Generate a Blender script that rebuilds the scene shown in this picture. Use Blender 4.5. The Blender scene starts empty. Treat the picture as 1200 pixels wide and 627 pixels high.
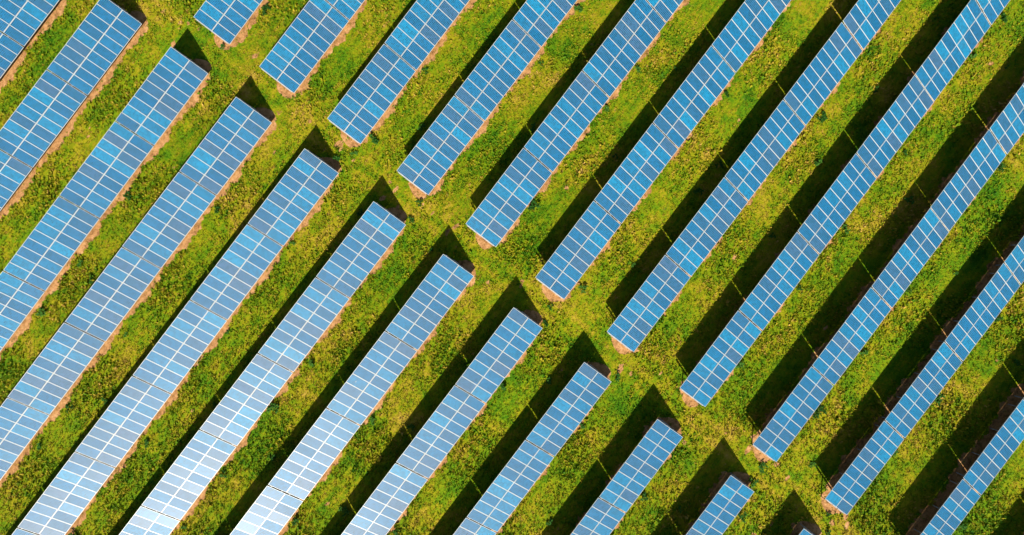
import bpy, math, random
import numpy as np
from mathutils import Matrix, Vector

random.seed(7)
rng = np.random.default_rng(11)
sc = bpy.context.scene
col = sc.collection

# ------------------------------------------------------------------ camera
cd = bpy.data.cameras.new('drone_camera')
cam = bpy.data.objects.new('drone_camera', cd)
col.objects.link(cam)
CAM_ROT = (0.0224, 0.0284, -0.9226)
CAM_H = 49.5265
F_PX = 560.59
cam.location = (0, 0, CAM_H)
cam.rotation_euler = CAM_ROT
cd.sensor_fit = 'HORIZONTAL'
cd.sensor_width = 36
cd.lens = F_PX / 1200 * 36
cd.clip_start = 0.5
cd.clip_end = 6000
sc.camera = cam

# ------------------------------------------------------------------ light
SUN_AZ = -2.56          # direction to the sun in the XY plane, from +X
SUN_EL = 0.602
SUN_DIR = Vector((math.cos(SUN_EL) * math.cos(SUN_AZ), math.cos(SUN_EL) * math.sin(SUN_AZ), math.sin(SUN_EL)))
world = bpy.data.worlds.new('World')
sc.world = world
world.use_nodes = True
wn = world.node_tree
wn.nodes.clear()
sky = wn.nodes.new('ShaderNodeTexSky')
sky.sky_type = 'NISHITA'
sky.sun_disc = False
sky.sun_elevation = SUN_EL
sky.sun_rotation = math.atan2(SUN_DIR.x, SUN_DIR.y) % (2 * math.pi)
bg = wn.nodes.new('ShaderNodeBackground')
bg.inputs['Strength'].default_value = 0.05
wo = wn.nodes.new('ShaderNodeOutputWorld')
wn.links.new(sky.outputs[0], bg.inputs['Color'])
wn.links.new(bg.outputs[0], wo.inputs['Surface'])
sl = bpy.data.lights.new('sun', 'SUN')
sl.energy = 5.0
sl.angle = math.radians(0.5)
sl.color = (1.0, 0.93, 0.82)
sun = bpy.data.objects.new('sun', sl)
col.objects.link(sun)
sun.rotation_euler = SUN_DIR.to_track_quat('Z', 'Y').to_euler()
sun.location = SUN_DIR * 90

sc.view_settings.view_transform = 'Standard'
sc.view_settings.look = 'None'
sc.view_settings.gamma = 1
sc.view_settings.use_curve_mapping = False
sc.view_settings.exposure = 0.78
sc.cycles.max_bounces = 6
sc.cycles.diffuse_bounces = 1
sc.cycles.glossy_bounces = 3

# ------------------------------------------------------------------ layout
Y0, DY = 39.7611, 8.8428        # low edge of row 0 and distance between rows
LS, TILT, H0 = 3.95, 0.365, 0.6321
P, NMOD, T = 1.0555, 9, 9.6076  # panel pitch, panels per table side, table pitch
TL = P * NMOD - 0.02            # length of a table
CT, ST = math.cos(TILT), math.sin(TILT)
LEND = {0: -3.0026, 1: -3.0593, 2: -3.0143, 3: -3.0624, 4: -3.0187, 5: -2.9999, 6: -3.1098, 7: -3.1899, 8: -3.2152, 9: -3.0754}
REND = {0: .8325, 1: .8156, 2: .7705, 3: .7896, 4: .7091, 5: .6433, 6: .6425, 7: .5743, 8: .4683, 9: .5006}
YO = [.0475, .0346, -.0277, -.0727, -.0584, .0465, .0636, -.061, -.0364, .0641]
ZO = [-.2456, -.0238, .0013, .0041, .1975, .3109, .0128, -.014, .0151, -.2583]
RA = [.0056, -.0017, -.0004, -.0043, -.0017, -.0009, -.0018, .0043, .004, 0]
ROWS = list(range(-3, 15))
def lend(i): return LEND.get(i, -3.05)
def rend(i): return REND.get(i, .85 - .04 * i)
def yo(i): return YO[i] if 0 <= i < 10 else 0.0
def zo(i): return ZO[i] if 0 <= i < 10 else 0.0
def ra(i): return RA[i] if 0 <= i < 10 else 0.0
def row_y(i, x): return Y0 - i * DY + yo(i) + ra(i) * x

CAM_R = np.array(cam.rotation_euler.to_matrix())
def project(w):                 # only used to leave out what lies far outside the view
    c = CAM_R.T @ (np.array(w) - np.array([0, 0, CAM_H]))
    return 600 + F_PX * c[0] / -c[2], 313.5 - F_PX * c[1] / -c[2]
def in_view(w, m):
    x, y = project(w)
    return -m < x < 1200 + m and -m < y < 627 + m

# ground height: level under every row, gentle slopes in the lanes between
_ky, _kz = [], []
for i in reversed(ROWS):
    yb = Y0 - i * DY
    _ky += [yb - 1.3, yb + 4.6]
    _kz += [zo(i), zo(i)]
_ky = np.array([_ky[0] - 6] + _ky + [_ky[-1] + 6]); _kz = np.array([0] + _kz + [0])
def ground_z(y): return np.interp(y, _ky, _kz)

# ------------------------------------------------------------------ helpers
def tag(o, label=None, cat=None, group=None, kind=None):
    if label: o['label'] = label
    if cat: o['category'] = cat
    if group: o['group'] = group
    if kind: o['kind'] = kind
    return o

class MB:
    """collects boxes and quads, builds one mesh"""
    def __init__(s): s.v = []; s.f = []; s.m = []
    def box(s, x0, x1, y0, y1, z0, z1, mi=0, top=None):
        b = len(s.v)
        s.v += [(x0,y0,z0),(x1,y0,z0),(x1,y1,z0),(x0,y1,z0),(x0,y0,z1),(x1,y0,z1),(x1,y1,z1),(x0,y1,z1)]
        for k, q in enumerate([(0,3,2,1),(4,5,6,7),(0,1,5,4),(1,2,6,5),(2,3,7,6),(3,0,4,7)]):
            s.f.append(tuple(b + j for j in q)); s.m.append(top if (k == 1 and top is not None) else mi)
        return s
    def bar(s, a, b, w, h, up=Vector((0, 0, 1))):
        a = Vector(a); b = Vector(b); d = (b - a).normalized()
        r = d.cross(up).normalized() if abs(d.dot(up)) < .99 else Vector((1, 0, 0))
        u = r.cross(d).normalized(); n = len(s.v)
        for p in (a, b):
            for sr, su in ((-1,-1),(1,-1),(1,1),(-1,1)):
                s.v.append(tuple(p + r * sr * w / 2 + u * su * h / 2))
        for q in [(3,2,1,0),(4,5,6,7),(0,1,5,4),(1,2,6,5),(2,3,7,6),(3,0,4,7)]:
            s.f.append(tuple(n + j for j in q)); s.m.append(0)
        return s
    def channel(s, a, b, w, h, t, up):
        """C profile: web and two flanges"""
        a = Vector(a); b = Vector(b); d = (b - a).normalized()
        r = d.cross(up).normalized(); u = r.cross(d).normalized()
        s.bar(a - r * (w - t) / 2, b - r * (w - t) / 2, t, h, u)
        for sg in (-1, 1):
            o = u * sg * (h - t) / 2 + r * t / 2
            s.bar(a + o, b + o, w - t - .001, t, u)
        return s
    def mesh(s, name, mats):
        me = bpy.data.meshes.new(name)
        me.from_pydata(s.v, [], s.f)
        for m in mats: me.materials.append(m)
        me.polygons.foreach_set('material_index', s.m)
        me.update()
        return me

def link(name, me, parent=None):
    o = bpy.data.objects.new(name, me)
    col.objects.link(o)
    if parent: o.parent = parent
    return o

def mat(name):
    m = bpy.data.materials.new(name); m.use_nodes = True
    nt = m.node_tree; nt.nodes.clear()
    out = nt.nodes.new('ShaderNodeOutputMaterial')
    bs = nt.nodes.new('ShaderNodeBsdfPrincipled')
    nt.links.new(bs.outputs[0], out.inputs[0])
    return m, nt, bs
def N(nt, t, **k):
    n = nt.nodes.new(t)
    for a, v in k.items(): setattr(n, a, v)
    return n
def noise(nt, vec, scale, detail=3, rough=.55):
    n = N(nt, 'ShaderNodeTexNoise'); n.inputs['Scale'].default_value = scale
    n.inputs['Detail'].default_value = detail; n.inputs['Roughness'].default_value = rough
    nt.links.new(vec, n.inputs['Vector']); return n.outputs['Fac']
def math_(nt, op, a, b=None, c=None):
    n = N(nt, 'ShaderNodeMath', operation=op)
    for k, v in enumerate((a, b, c)):
        if v is None: continue
        if isinstance(v, (int, float)): n.inputs[k].default_value = v
        else: nt.links.new(v, n.inputs[k])
    return n.outputs[0]
def ramp(nt, fac, stops, interp='LINEAR'):
    n = N(nt, 'ShaderNodeValToRGB'); n.color_ramp.interpolation = interp
    e = n.color_ramp.elements
    while len(e) < len(stops): e.new(.5)
    for k, (p, c) in enumerate(stops): e[k].position = p; e[k].color = (*c, 1)
    nt.links.new(fac, n.inputs[0]); return n.outputs[0]
def mix(nt, fac, a, b, mode='MIX'):
    n = N(nt, 'ShaderNodeMix', data_type='RGBA', blend_type=mode)
    for s, v in ((n.inputs[0], fac), (n.inputs[6], a), (n.inputs[7], b)):
        if isinstance(v, (int, float)): s.default_value = v
        elif isinstance(v, tuple): s.default_value = (*v, 1)
        else: nt.links.new(v, s)
    return n.outputs[2]

# ------------------------------------------------------------------ materials
def grass_colour(nt, shift=0.0):
    geo = N(nt, 'ShaderNodeNewGeometry').outputs['Position']
    big = noise(nt, geo, .13, 3, .6)
    mid = noise(nt, geo, .75, 4, .65)
    s = math_(nt, 'ADD', math_(nt, 'MULTIPLY', big, .95), math_(nt, 'MULTIPLY', mid, .66))
    sx = N(nt, 'ShaderNodeSeparateXYZ'); nt.links.new(geo, sx.inputs[0])
    cb = N(nt, 'ShaderNodeCombineXYZ'); nt.links.new(math_(nt, 'MULTIPLY', sx.outputs[0], .09), cb.inputs[0]); nt.links.new(sx.outputs[1], cb.inputs[1])
    streak = noise(nt, cb.outputs[0], 2.4, 3, .6)                       # mowing and growth bands along the rows
    s = math_(nt, 'ADD', s, math_(nt, 'MULTIPLY', math_(nt, 'SUBTRACT', streak, .5), .35))
    # trodden, yellower turf in the cross aisle, in two uneven wheel bands
    wx = math_(nt, 'ADD', sx.outputs[0], math_(nt, 'MULTIPLY', math_(nt, 'SUBTRACT', noise(nt, geo, .2, 2), .5), 2.2))
    d = math_(nt, 'ABSOLUTE', math_(nt, 'SUBTRACT', math_(nt, 'ABSOLUTE', math_(nt, 'ADD', wx, 1.1)), .75))
    wheel = math_(nt, 'MULTIPLY', math_(nt, 'MAXIMUM', math_(nt, 'SUBTRACT', 1, math_(nt, 'DIVIDE', d, .8)), 0), .11)
    s = math_(nt, 'ADD', s, wheel)
    s = math_(nt, 'ADD', s, -.285 + shift)
    return geo, s
GREEN = [(.18, (.028, .115, .002)), (.33, (.080, .195, .003)), (.47, (.170, .240, .003)), (.60, (.290, .265, .006)), (.74, (.41, .29, .028)), (.88, (.53, .34, .08))]

def make_grass_mats():
    m, nt, bs = mat('grass_blades')
    geo, s = grass_colour(nt)
    at = N(nt, 'ShaderNodeAttribute', attribute_name='tone')
    s = math_(nt, 'ADD', s, math_(nt, 'MULTIPLY', math_(nt, 'SUBTRACT', at.outputs['Fac'], .5), .54))
    c = ramp(nt, s, GREEN)
    nt.links.new(c, bs.inputs['Base Color'])
    bs.inputs['Roughness'].default_value = .75
    bs.inputs['Specular IOR Level'].default_value = .15
    tr = N(nt, 'ShaderNodeBsdfTranslucent'); nt.links.new(c, tr.inputs[0])
    mx = N(nt, 'ShaderNodeMixShader'); mx.inputs[0].default_value = .18
    out = [n for n in nt.nodes if n.type == 'OUTPUT_MATERIAL'][0]
    nt.links.new(bs.outputs[0], mx.inputs[1]); nt.links.new(tr.outputs[0], mx.inputs[2]); nt.links.new(mx.outputs[0], out.inputs[0])
    g, nt, bs = mat('meadow_ground')
    geo, s = grass_colour(nt, -.03)
    fine = noise(nt, geo, 3.2, 4, .7)
    s = math_(nt, 'ADD', s, math_(nt, 'MULTIPLY', math_(nt, 'SUBTRACT', fine, .5), .5))
    c = ramp(nt, s, GREEN)
    soil = noise(nt, geo, 1.9, 5, .7)
    sm = ramp(nt, soil, [(.62, (0, 0, 0)), (.74, (.8, .8, .8))])
    c = mix(nt, sm, c, (.19, .13, .045))
    nt.links.new(c, bs.inputs['Base Color'])
    bs.inputs['Roughness'].default_value = .95; bs.inputs['Specular IOR Level'].default_value = .1
    bp = N(nt, 'ShaderNodeBump'); bp.inputs['Strength'].default_value = .9; bp.inputs['Distance'].default_value = .12
    nt.links.new(noise(nt, geo, 4.5, 5, .7), bp.inputs['Height']); nt.links.new(bp.outputs[0], bs.inputs['Normal'])
    return m, g
M_BLADE, M_GROUND = make_grass_mats()

def make_soil():
    m, nt, bs = mat('bare_sandy_soil')
    geo = N(nt, 'ShaderNodeNewGeometry').outputs['Position']
    a = noise(nt, geo, 1.6, 5, .7); b = noise(nt, geo, 9, 4, .7)
    s = math_(nt, 'ADD', math_(nt, 'MULTIPLY', a, .6), math_(nt, 'MULTIPLY', b, .4))
    c = ramp(nt, s, [(.36, (.12, .06, .02)), (.45, (.34, .17, .06)), (.54, (.54, .28, .11)), (.66, (.68, .42, .20))])
    nt.links.new(c, bs.inputs['Base Color'])
    bs.inputs['Roughness'].default_value = .95; bs.inputs['Specular IOR Level'].default_value = .1
    bp = N(nt, 'ShaderNodeBump'); bp.inputs['Strength'].default_value = .8; bp.inputs['Distance'].default_value = .06
    nt.links.new(noise(nt, geo, 8, 5, .75), bp.inputs['Height']); nt.links.new(bp.outputs[0], bs.inputs['Normal'])
    return m
M_SOIL = make_soil()

MW, MH = P - .020, (LS - .022) / 2     # panel width (along the row) and length (up the slope)
FR = .021
def make_cells():
    m, nt, bs = mat('polycrystalline_cells')
    tc = N(nt, 'ShaderNodeTexCoord').outputs['Object']
    sp = N(nt, 'ShaderNodeSeparateXYZ'); nt.links.new(tc, sp.inputs[0])
    oi = N(nt, 'ShaderNodeObjectInfo')
    # 6 x 12 cells inside the white margin
    mx, my = FR + .009, FR + .011
    def cell(sock, half, n, marg, gap):
        cw = (2 * half - 2 * marg) / n
        u = math_(nt, 'DIVIDE', math_(nt, 'ADD', sock, half - marg), cw)     # 0..n
        fr = math_(nt, 'FRACT', u)
        d = math_(nt, 'ABSOLUTE', math_(nt, 'SUBTRACT', fr, .5))
        inside = math_(nt, 'LESS_THAN', d, .5 - gap / cw / 2)
        rng_ = math_(nt, 'MULTIPLY', math_(nt, 'GREATER_THAN', u, 0), math_(nt, 'LESS_THAN', u, n))
        return u, d, math_(nt, 'MULTIPLY', inside, rng_), math_(nt, 'FLOOR', u), rng_
    ux, dx, ix, fx, rx = cell(sp.outputs['X'], MW / 2, 6, mx, .017)
    uy, dy, iy, fy, ry = cell(sp.outputs['Y'], MH / 2, 12, my, .017)
    inside = math_(nt, 'MULTIPLY', ix, iy)
    field = math_(nt, 'MULTIPLY', rx, ry)
    # busbars: three thin silver lines on every cell, along the length of the panel
    f3 = math_(nt, 'FRACT', math_(nt, 'MULTIPLY', ux, 3))
    bus = math_(nt, 'LESS_THAN', math_(nt, 'ABSOLUTE', math_(nt, 'SUBTRACT', f3, .5)), .035)
    # panel to panel tint
    tint = ramp(nt, oi.outputs['Random'], [(0, (.0, .165, .33)), (.12, (.0, .118, .26)), (.40, (.0, .074, .205)), (.72, (.0, .052, .160)), (.88, (.022, .055, .14)), (1, (.045, .060, .135))])
    # cell to cell tint and crystal flakes
    cv = N(nt, 'ShaderNodeCombineXYZ'); nt.links.new(fx, cv.inputs[0]); nt.links.new(fy, cv.inputs[1]); nt.links.new(math_(nt, 'MULTIPLY', oi.outputs['Random'], 97.3), cv.inputs[2])
    wn_ = N(nt, 'ShaderNodeTexWhiteNoise'); nt.links.new(cv.outputs[0], wn_.inputs['Vector'])
    vo = N(nt, 'ShaderNodeTexVoronoi'); vo.inputs['Scale'].default_value = 45; nt.links.new(tc, vo.inputs['Vector'])
    fl = N(nt, 'ShaderNodeSeparateColor'); nt.links.new(vo.outputs['Color'], fl.inputs[0])
    k = math_(nt, 'ADD', .42, math_(nt, 'ADD', math_(nt, 'MULTIPLY', wn_.outputs['Value'], .70), math_(nt, 'MULTIPLY', fl.outputs[0], .30)))
    kc = N(nt, 'ShaderNodeCombineColor')
    for q in range(3): nt.links.new(k, kc.inputs[q])
    c = mix(nt, 1.0, tint, kc.outputs[0], 'MULTIPLY')
    c = mix(nt, bus, c, (.02, .16, .30))
    line = mix(nt, field, (.50, .52, .48), (.03, .32, .52))       # backsheet margin, grid between the cells
    c = mix(nt, inside, line, c)
    # dust film
    geo = N(nt, 'ShaderNodeNewGeometry').outputs['Position']
    du = ramp(nt, noise(nt, geo, .9, 4, .6), [(.45, (0, 0, 0)), (.8, (.035, .035, .035))])
    c = mix(nt, du, c, (.30, .32, .30))
    low = math_(nt, 'MULTIPLY', math_(nt, 'LESS_THAN', sp.outputs['Y'], -MH / 2 + .09), noise(nt, geo, 2.2, 4, .7))
    c = mix(nt, math_(nt, 'MULTIPLY', low, .35), c, (.26, .22, .16))
    drop = ramp(nt, noise(nt, geo, 3.1, 2, .5), [(.79, (0, 0, 0)), (.81, (.8, .8, .8))])
    c = mix(nt, drop, c, (.6, .6, .55))
    nt.links.new(c, bs.inputs['Base Color'])
    ro = math_(nt, 'ADD', .475, math_(nt, 'MULTIPLY', math_(nt, 'FRACT', math_(nt, 'MULTIPLY', oi.outputs['Random'], 31.7)), .08))
    nt.links.new(ro, bs.inputs['Roughness'])
    bs.inputs['Specular IOR Level'].default_value = .50
    bs.inputs['IOR'].default_value = 1.52
    return m
M_CELL = make_cells()

def simple(name, c, rough, metal=0, nscale=6, amt=.15):
    m, nt, bs = mat(name)
    geo = N(nt, 'ShaderNodeNewGeometry').outputs['Position']
    f = noise(nt, geo, nscale, 4, .6)
    d = tuple(x * (1 - amt) for x in c); l = tuple(min(1, x * (1 + amt)) for x in c)
    nt.links.new(ramp(nt, f, [(.35, d), (.65, l)]), bs.inputs['Base Color'])
    bs.inputs['Roughness'].default_value = rough; bs.inputs['Metallic'].default_value = metal
    return m
M_ALU = simple('anodised_aluminium', (.58, .585, .56), .5, .2, 8, .05)
M_BACK = simple('white_backsheet', (.72, .73, .74), .6, 0, 3, .05)
M_GALV = simple('galvanised_steel', (.50, .51, .52), .5, .45, 14, .18)

# ------------------------------------------------------------------ ground
def build_ground():
    xs = [-3000, -400, -90, -60, -30, 0, 30, 60, 90, 400, 3000]
    ys = sorted(set([-3000, -400, -130] + list(_ky) + [130, 400, 3000]))
    v = [(x, y, float(ground_z(y)) if abs(y) < 200 else 0) for y in ys for x in xs]
    n = len(xs)
    f = [(j*n+i, j*n+i+1, (j+1)*n+i+1, (j+1)*n+i) for j in range(len(ys)-1) for i in range(n-1)]
    me = bpy.data.meshes.new('meadow_ground'); me.from_pydata(v, [], f); me.materials.append(M_GROUND)
    tag(link('ground', me), kind='structure')
build_ground()

def wob(seed, amps=((.9, .16), (2.6, .10), (7.0, .07), (17, .035))):
    r = random.Random(seed)
    ph = [(f * r.uniform(.8, 1.2), a, r.uniform(0, 6.28)) for f, a in amps]
    return lambda x: sum(a * np.sin(f * x + p) for f, a, p in ph)

SOIL = []      # (side, row, x_end, lower fn, upper fn)
def soil_edges(side, i):
    s = 1 if side == 'R' else -1
    xe = rend(i) if side == 'R' else lend(i)
    w1, w2, w3 = wob(i * 7 + (100 if s > 0 else 0)), wob(i * 7 + 3 + (100 if s > 0 else 0)), wob(i * 5 + 55, ((1.7, .2), (5, .12), (13, .06)))
    hi = 2.9 if not (side == 'R' and i >= 6) and not (side == 'L' and i >= 6) else 2.9
    def lohi(x):
        d = s * (x - xe) + .98                       # distance in from the tip of the patch
        k = np.sqrt(np.clip(d / 1.5, 0, 1))
        lo = -.20 + w1(x) * 1.35; up = hi + w2(x) * 1.6
        up = up + .45 * np.clip(1 - d / 3.5, 0, 1); mid = 1.05
        return mid + (lo - mid) * k + w3(d * 3) * .3 * (k < 1) * k, mid + (up - mid) * k
    return s, xe, lohi
for side in 'LR':
    for i in ROWS:
        s, xe, lohi = soil_edges(side, i)
        SOIL.append((side, i, s, xe, lohi))
        if i < -2 or i > 12: continue
        d = np.concatenate([np.arange(0, 2, .05), np.arange(2, 78, .09)])
        x = xe + s * (d - .98)
        lo, up = lohi(x)
        up = np.maximum(up, lo + .01)
        base = Y0 - i * DY + yo(i) + ra(i) * x
        z = zo(i) + .006
        n = len(x)
        v = [(float(a), float(b + l), z) for a, b, l in zip(x, base, lo)] + [(float(a), float(b + u), z) for a, b, u in zip(x, base, up)]
        f = [(k, k+1, n+k+1, n+k) if s > 0 else (k+1, k, n+k, n+k+1) for k in range(n-1)]
        me = bpy.data.meshes.new('bare_soil'); me.from_pydata(v, [], f); me.materials.append(M_SOIL)
        tag(link('bare_soil', me), kind='structure')

def soil_mask(x, y):
    """1 deep in bare soil, 0 in grass"""
    m = np.zeros(len(x))
    for side, i, s, xe, lohi in SOIL:
        if i < -2 or i > 12: continue
        yy = y - (Y0 - i * DY + yo(i) + ra(i) * x)
        c = (np.abs(yy - 1.5) < 4) & (s * (x - xe) > -.98)
        if not c.any(): continue
        lo, up = lohi(x[c])
        m[c] = np.maximum(m[c], np.clip(np.minimum(yy[c] - lo, up - yy[c]) / .14 + .15, 0, 1))
    return m

# ------------------------------------------------------------------ small bare spots in the turf
SPOTS = []
for k in range(150):
    a, b = rng.uniform(-60, 60, 2)
    if rng.random() < .35: a = -1.1 + rng.normal(0, 1.4)
    if not in_view((a, b, 0), 20): continue
    SPOTS.append((a, b, float(rng.gamma(3, .05) + .05), float(rng.uniform(0, 6.28))))
_m = soil_mask(np.array([q[0] for q in SPOTS]), np.array([q[1] for q in SPOTS]))
SPOTS = [q for q, m_ in zip(SPOTS, _m) if m_ <= 0]
def build_spots():
    v, f = [], []
    for a, b, r, ph in SPOTS:
        n0 = len(v); K = 11
        for j in range(K):
            t = j / K * 6.283; rr = r * (1 + .28 * math.sin(2*t + ph) + .2 * math.sin(5*t + ph*3))
            x, y = a + rr * 1.25 * math.cos(t), b + rr * .8 * math.sin(t)
            v.append((x, y, float(ground_z(y)) + .007))
        f.append(tuple(range(n0, n0 + K)))
    me = bpy.data.meshes.new('bare_spots'); me.from_pydata(v, [], f); me.materials.append(M_SOIL)
    tag(link('bare_soil_spots', me), kind='structure')
build_spots()

# ------------------------------------------------------------------ grass
def build_grass():
    n = 640000
    x = rng.uniform(-75, 75, n); y = rng.uniform(-75, 75, n)
    c = np.stack([x, y, np.full(n, -CAM_H)]).T @ CAM_R
    px = 600 + F_PX * c[:, 0] / -c[:, 2]; py = 313.5 - F_PX * c[:, 1] / -c[:, 2]
    k = (px > -70) & (px < 1270) & (py > -60) & (py < 690)
    x, y = x[k], y[k]
    sm = soil_mask(x, y)
    for a, b, r, ph in SPOTS:
        d = np.hypot((x - a) / 1.25, (y - b) / .8)
        sm = np.maximum(sm, np.clip((r - d) / .2, 0, 1) * .85)
    sm = np.maximum(sm, .28 * np.clip(1 - np.abs(np.abs(x + 1.1 + .5 * np.sin(y * .21)) - .75) / .7, 0, 1))
    k = rng.random(len(x)) > sm * .93
    x, y, sm = x[k], y[k], sm[k]
    n = len(x)
    B = 5
    size = rng.gamma(6, .0165, n) * (1 - .45 * sm) * (1 + .5 * np.sin(x * .5 + np.sin(y * .7)) * np.sin(y * .43 + 1)) .clip(.5, 1.4)
    size = size * (1 - .35 * np.clip(1 - np.abs(np.abs(x + 1.1) - .75) / .6, 0, 1))
    tone = rng.beta(2.2, 2.2, n)
    X = np.repeat(x, B); Y = np.repeat(y, B); S = np.repeat(size, B) * rng.uniform(.7, 1.3, n * B)
    tn = np.clip(np.repeat(tone, B) + rng.normal(0, .10, n * B), 0, 1)
    a = rng.uniform(0, 2 * np.pi, n * B); lean = rng.uniform(.45, 1.25, n * B)
    ox = rng.normal(0, .045, n * B); oy = rng.normal(0, .045, n * B)
    Z = ground_z(Y)
    w = S * .22 + .015
    dx, dy = np.cos(a), np.sin(a)
    r = S * np.sin(lean); h = S * np.cos(lean) * 1.05 + .02
    bx, by = X + ox, Y + oy
    V = np.empty((n * B, 4, 3))
    V[:, 0] = np.stack([bx - dx * .02, by - dy * .02, Z - .01]).T
    V[:, 1] = np.stack([bx + dx * r * .5 - dy * w, by + dy * r * .5 + dx * w, Z + h * .72]).T
    V[:, 2] = np.stack([bx + dx * r, by + dy * r, Z + h]).T
    V[:, 3] = np.stack([bx + dx * r * .5 + dy * w, by + dy * r * .5 - dx * w, Z + h * .68]).T
    nv = n * B * 4
    me = bpy.data.meshes.new('grass_blades')
    me.vertices.add(nv); me.vertices.foreach_set('co', V.reshape(-1).astype(np.float32))
    nf = n * B
    me.loops.add(nf * 4); me.loops.foreach_set('vertex_index', np.arange(nf * 4, dtype=np.int32))
    me.polygons.add(nf); me.polygons.foreach_set('loop_start', np.arange(0, nf * 4, 4, dtype=np.int32))
    me.update(calc_edges=True)
    at = me.attributes.new('tone', 'FLOAT', 'POINT'); at.data.foreach_set('value', np.repeat(tn, 4).astype(np.float32))
    me.materials.append(M_BLADE)
    tag(link('meadow_grass', me), 'short tufted yellow green meadow grass covering the lanes between the solar rows', 'grass', kind='stuff')
    print('tufts', n)
build_grass()

# ------------------------------------------------------------------ solar tables
XA = Vector((1, 0, 0)); UP = Vector((0, -ST, CT))     # table normal
def slope(t, off=0.0):                                # point t metres up the slope, off along the normal
    return Vector((0, t * CT, H0 + t * ST)) + UP * off
lam = MB().box(-MW/2 + .004, MW/2 - .004, -MH/2 + .004, MH/2 - .004, -.034, -.004, 1, top=0).mesh('solar_panel', [M_CELL, M_BACK])
fm = MB()
for sx in (-1, 1):
    a, b = sorted((sx * MW/2, sx * (MW/2 - FR))); fm.box(a, b, -MH/2, MH/2, -.04, 0)
    a, b = sorted((sx * MH/2, sx * (MH/2 - FR))); fm.box(-MW/2 + FR, MW/2 - FR, a, b, -.04, -.0005)
frame_me = fm.mesh('panel_frame', [M_ALU])
PUR_T = (.42, 1.55, 2.42, 3.55)                       # purlins
pur = MB().channel((-.07, 0, 0), (TL + .07, 0, 0), .055, .08, .006, Vector((0, 0, 1))).mesh('purlin', [M_GALV])
raf = MB().channel((0, .22, 0), (0, 3.72, 0), .07, .12, .008, Vector((0, 0, 1))).mesh('rafter', [M_GALV])
RAFT_OFF = -.04 - .08 - .06
def post_mesh(t):
    h = slope(t, RAFT_OFF - .05).z
    b = MB()
    b.box(-.035, -.027, -.055, .055, -.5, h).box(.027, .035, -.055, .055, -.5, h).box(-.0269, .0269, -.004, .004, -.5, h - .002)
    b.box(-.05, .05, -.07, .07, h - .05, h - .04)
    return b.mesh('post', [M_GALV])
T_REAR, T_FRONT = 2.80, 1.0
post_r, post_f = post_mesh(T_REAR), post_mesh(T_FRONT)
def brace_mesh():
    a = Vector((.045, slope(T_REAR).y, .45)); b = slope(1.9, RAFT_OFF - .03) + Vector((.045, 0, 0))
    return MB().bar(a, b, .04, .04).mesh('brace', [M_GALV])
brace_me = brace_mesh()
clamp_me = MB().box(-.022, .022, -.035, .035, .001, .012).mesh('clamp', [M_ALU])
SLOPE_ROT = (TILT, 0, 0)

def make_table():
    root = link('solar_table', None)
    for r_ in range(2):
        for c in range(NMOD):
            p = slope(MH/2 + r_ * (MH + .022), 0); p.x = MW/2 + c * P
            pn = link('solar_panel', lam, root); pn.location = p; pn.rotation_euler = SLOPE_ROT
            fr = link('panel_frame', frame_me, pn)
    for t in PUR_T:
        o = link('purlin', pur, root); o.location = slope(t, -.0405 - .04); o.rotation_euler = SLOPE_ROT
    for k in range(4):
        x = -.045 if k == 0 else (k / 3) * (TL - .45)
        o = link('rafter', raf, root); o.location = slope(0, RAFT_OFF) + Vector((x, 0, 0)); o.rotation_euler = SLOPE_ROT
        for t, m_ in ((T_REAR, post_r), (T_FRONT, post_f)):
            o = link('post', m_, root); o.location = (x, slope(t).y, 0)
        o = link('brace', brace_me, root); o.location = (x, 0, 0)
    return root

def copy_tree(o, parent=None):
    c = o.copy(); col.objects.link(c); c.parent = parent
    for ch in KIDS[o]: copy_tree(ch, c)
    return c

proto = make_table()
KIDS = {}
def index(o):
    KIDS[o] = list(o.children)
    for ch in KIDS[o]: index(ch)
index(proto)

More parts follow.
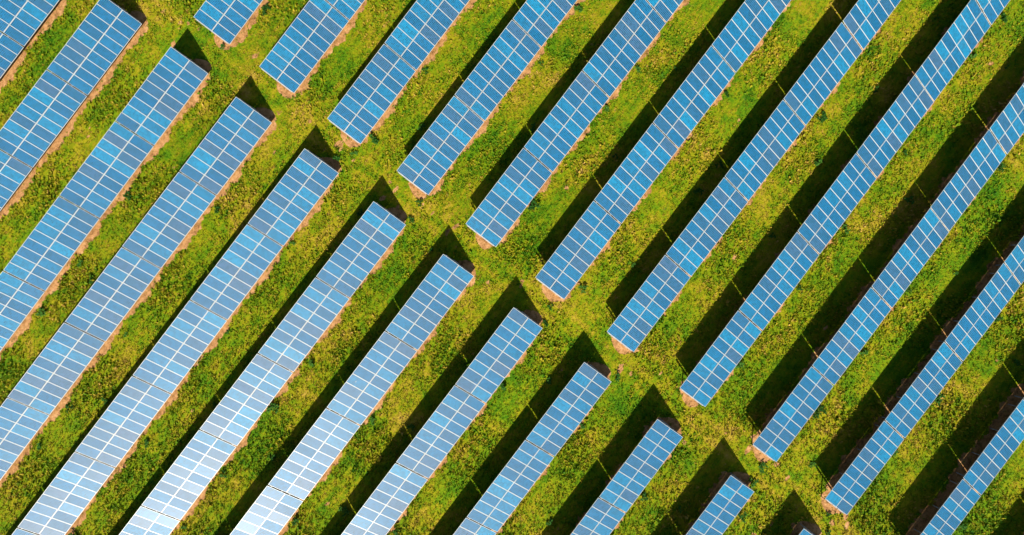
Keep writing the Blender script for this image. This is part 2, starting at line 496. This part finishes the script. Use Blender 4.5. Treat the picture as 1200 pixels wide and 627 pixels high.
ORD = ['first', 'second', 'third', 'fourth', 'fifth', 'sixth', 'seventh', 'eighth', 'ninth', 'tenth', 'eleventh', 'twelfth', 'thirteenth', 'fourteenth', 'fifteenth', 'sixteenth']
used = False
ntab = 0
TABLES = {}
for side in 'RL':
    for i in ROWS:
        xe = rend(i) if side == 'R' else lend(i)
        for n in range(8):
            x0 = xe + n * T if side == 'R' else xe - n * T - TL
            y = row_y(i, x0)
            corners = [(x, yy, 1) for x in (x0, x0 + TL/2, x0 + TL) for yy in (y, y + CT * LS)]
            if not any(in_view(w, 26) for w in corners): continue
            # the shadow of a table may reach into view even when it does not
            t = proto if not used else copy_tree(proto)
            used = True
            rr = random.Random(i * 31 + n * 7 + (500 if side == 'R' else 0))
            dz = rr.uniform(-.025, .025) if n else 0
            t.location = (x0, y, zo(i) + dz)
            t.rotation_euler = ((.034 if i <= 5 else .018) if side == 'L' else 0, 0, math.atan(ra(i)))   # the lower left bank leans a touch steeper
            if side == 'L':                           # outer rafter stands at the aisle end of the row
                for ch in t.children:
                    nm = ch.name.split('.')[0]
                    if nm in ('rafter', 'post', 'brace'): ch.location.x = TL - ch.location.x
            for ch in t.children:                     # mounting tolerances
                nm = ch.name.split('.')[0]
                if nm == 'solar_panel':
                    ch.rotation_euler = (TILT + rr.gauss(0, .0045), rr.gauss(0, .0035), 0)
                elif n and nm in ('rafter', 'post', 'brace') and not (i in (1, 2, 3)):
                    # inner tables: first rafter is set in from the gap
                    if side == 'R' and ch.location.x < .2: ch.location.x += .5
                    if side == 'L' and ch.location.x > TL - .2: ch.location.x -= .5
            px, py = project((x0 + TL/2, y + 1.8, 1))
            glare = side == 'L' and math.hypot(px - 250, py - 640) < 290
            look = 'silvery sun-glared' if glare else 'blue'
            if side == 'R':
                lab = f'{look} solar table, {ORD[n]} from the grass aisle in {ORD[i]} upper right row' if i >= 0 else f'{look} solar table above the first upper right row, {ORD[n]} from aisle'
            else:
                lab = (f'{look} solar table, {ORD[n]} from aisle in lower left row facing {ORD[i]} upper right row' if i >= 0
                       else f'{look} solar table, {ORD[n]} from aisle, row next above that facing first upper right row' if i == -1
                       else f'{look} solar table, {ORD[n]} from aisle, in the row at the top left corner')
            tag(t, lab, 'solar table', 'solar tables standing in rows on the meadow')
            TABLES[(side, i, n)] = t
            ntab += 1
print('tables', ntab, 'objects', len(bpy.data.objects))

# ------------------------------------------------------------------ weeds
def make_weed_mat():
    m, nt, bs = mat('weed_leaves')
    oi = N(nt, 'ShaderNodeObjectInfo')
    geo = N(nt, 'ShaderNodeNewGeometry').outputs['Position']
    f = math_(nt, 'ADD', math_(nt, 'MULTIPLY', noise(nt, geo, 5, 3), .7), math_(nt, 'MULTIPLY', oi.outputs['Random'], .3))
    nt.links.new(ramp(nt, f, [(.3, (.012, .055, .006)), (.5, (.03, .105, .01)), (.75, (.07, .17, .02))]), bs.inputs['Base Color'])
    bs.inputs['Roughness'].default_value = .8; bs.inputs['Specular IOR Level'].default_value = .1
    return m
M_WEED = make_weed_mat()
def weed_mesh(seed):
    r = random.Random(seed); v = []; f = []
    for k in range(r.randint(3, 5)):
        cx, cy = r.gauss(0, .16), r.gauss(0, .16); hh = r.uniform(.12, .34)
        for q in range(r.randint(8, 12)):
            a = r.uniform(0, 6.28); L = r.uniform(.14, .30); w = L * r.uniform(.22, .32)
            dx, dy = math.cos(a), math.sin(a); z0 = hh * r.uniform(.2, 1)
            b = len(v)
            v += [(cx, cy, z0), (cx + dx*L*.45 - dy*w, cy + dy*L*.45 + dx*w, z0 + L*.28), (cx + dx*L*.5, cy + dy*L*.5, z0 + L*.2),
                  (cx + dx*L*.45 + dy*w, cy + dy*L*.45 - dx*w, z0 + L*.28), (cx + dx*L, cy + dy*L, z0 + L*.05)]
            f += [(b, b+2, b+1), (b, b+3, b+2), (b+1, b+2, b+4), (b+2, b+3, b+4)]
        b = len(v); e = .012
        v += [(cx-e, cy-e, -.02), (cx+e, cy-e, -.02), (cx, cy+e, -.02), (cx, cy, hh + .05)]
        f += [(b, b+1, b+3), (b+1, b+2, b+3), (b+2, b, b+3)]
    me = bpy.data.meshes.new('weed_plant'); me.from_pydata(v, [], f); me.materials.append(M_WEED)
    return me
WM = [weed_mesh(k) for k in range(7)]
def weed(x, y, s, label):
    o = link('weed_plant', random.choice(WM))
    o.location = (x, y, float(ground_z(y))); o.rotation_euler = (0, 0, random.uniform(0, 6.28)); o.scale = (s, s, s * random.uniform(.8, 1.1))
    tag(o, label, 'weed', 'leafy weeds growing along the solar rows')
for (side, i, n) in sorted(TABLES):
    if not (0 <= i <= 10): continue
    r = random.Random(i * 17 + n * 5 + (3 if side == 'R' else 900))
    x0 = TABLES[(side, i, n)].location.x
    where = f'{ORD[n]} table, {ORD[i]} upper right row' if side == 'R' else f'{ORD[n]} lower left table facing {ORD[i]} upper right row'
    if r.random() < .75:
        x = x0 + r.uniform(.5, TL - .5)
        if in_view((x, row_y(i, x), 0), 0): weed(x, row_y(i, x) - r.uniform(.35, .9), r.uniform(.8, 1.5), 'dark leafy weed below low edge of ' + where)
    if r.random() < .5:
        x = x0 + r.uniform(.5, TL - .5)
        if in_view((x, row_y(i, x) + 5, 0), 0): weed(x, row_y(i, x) + r.uniform(4.3, 5.4), r.uniform(.7, 1.3), 'leafy weed in shade behind ' + where)
    if n == 0 and r.random() < .7:
        x = (rend(i) - r.uniform(.8, 1.6)) if side == 'R' else lend(i) + r.uniform(.6, 1.4)
        if in_view((x, row_y(i, x), 0), 0): weed(x, row_y(i, x) + r.uniform(-.6, 1.2), r.uniform(.8, 1.4), 'green leafy weed in aisle beside ' + where)
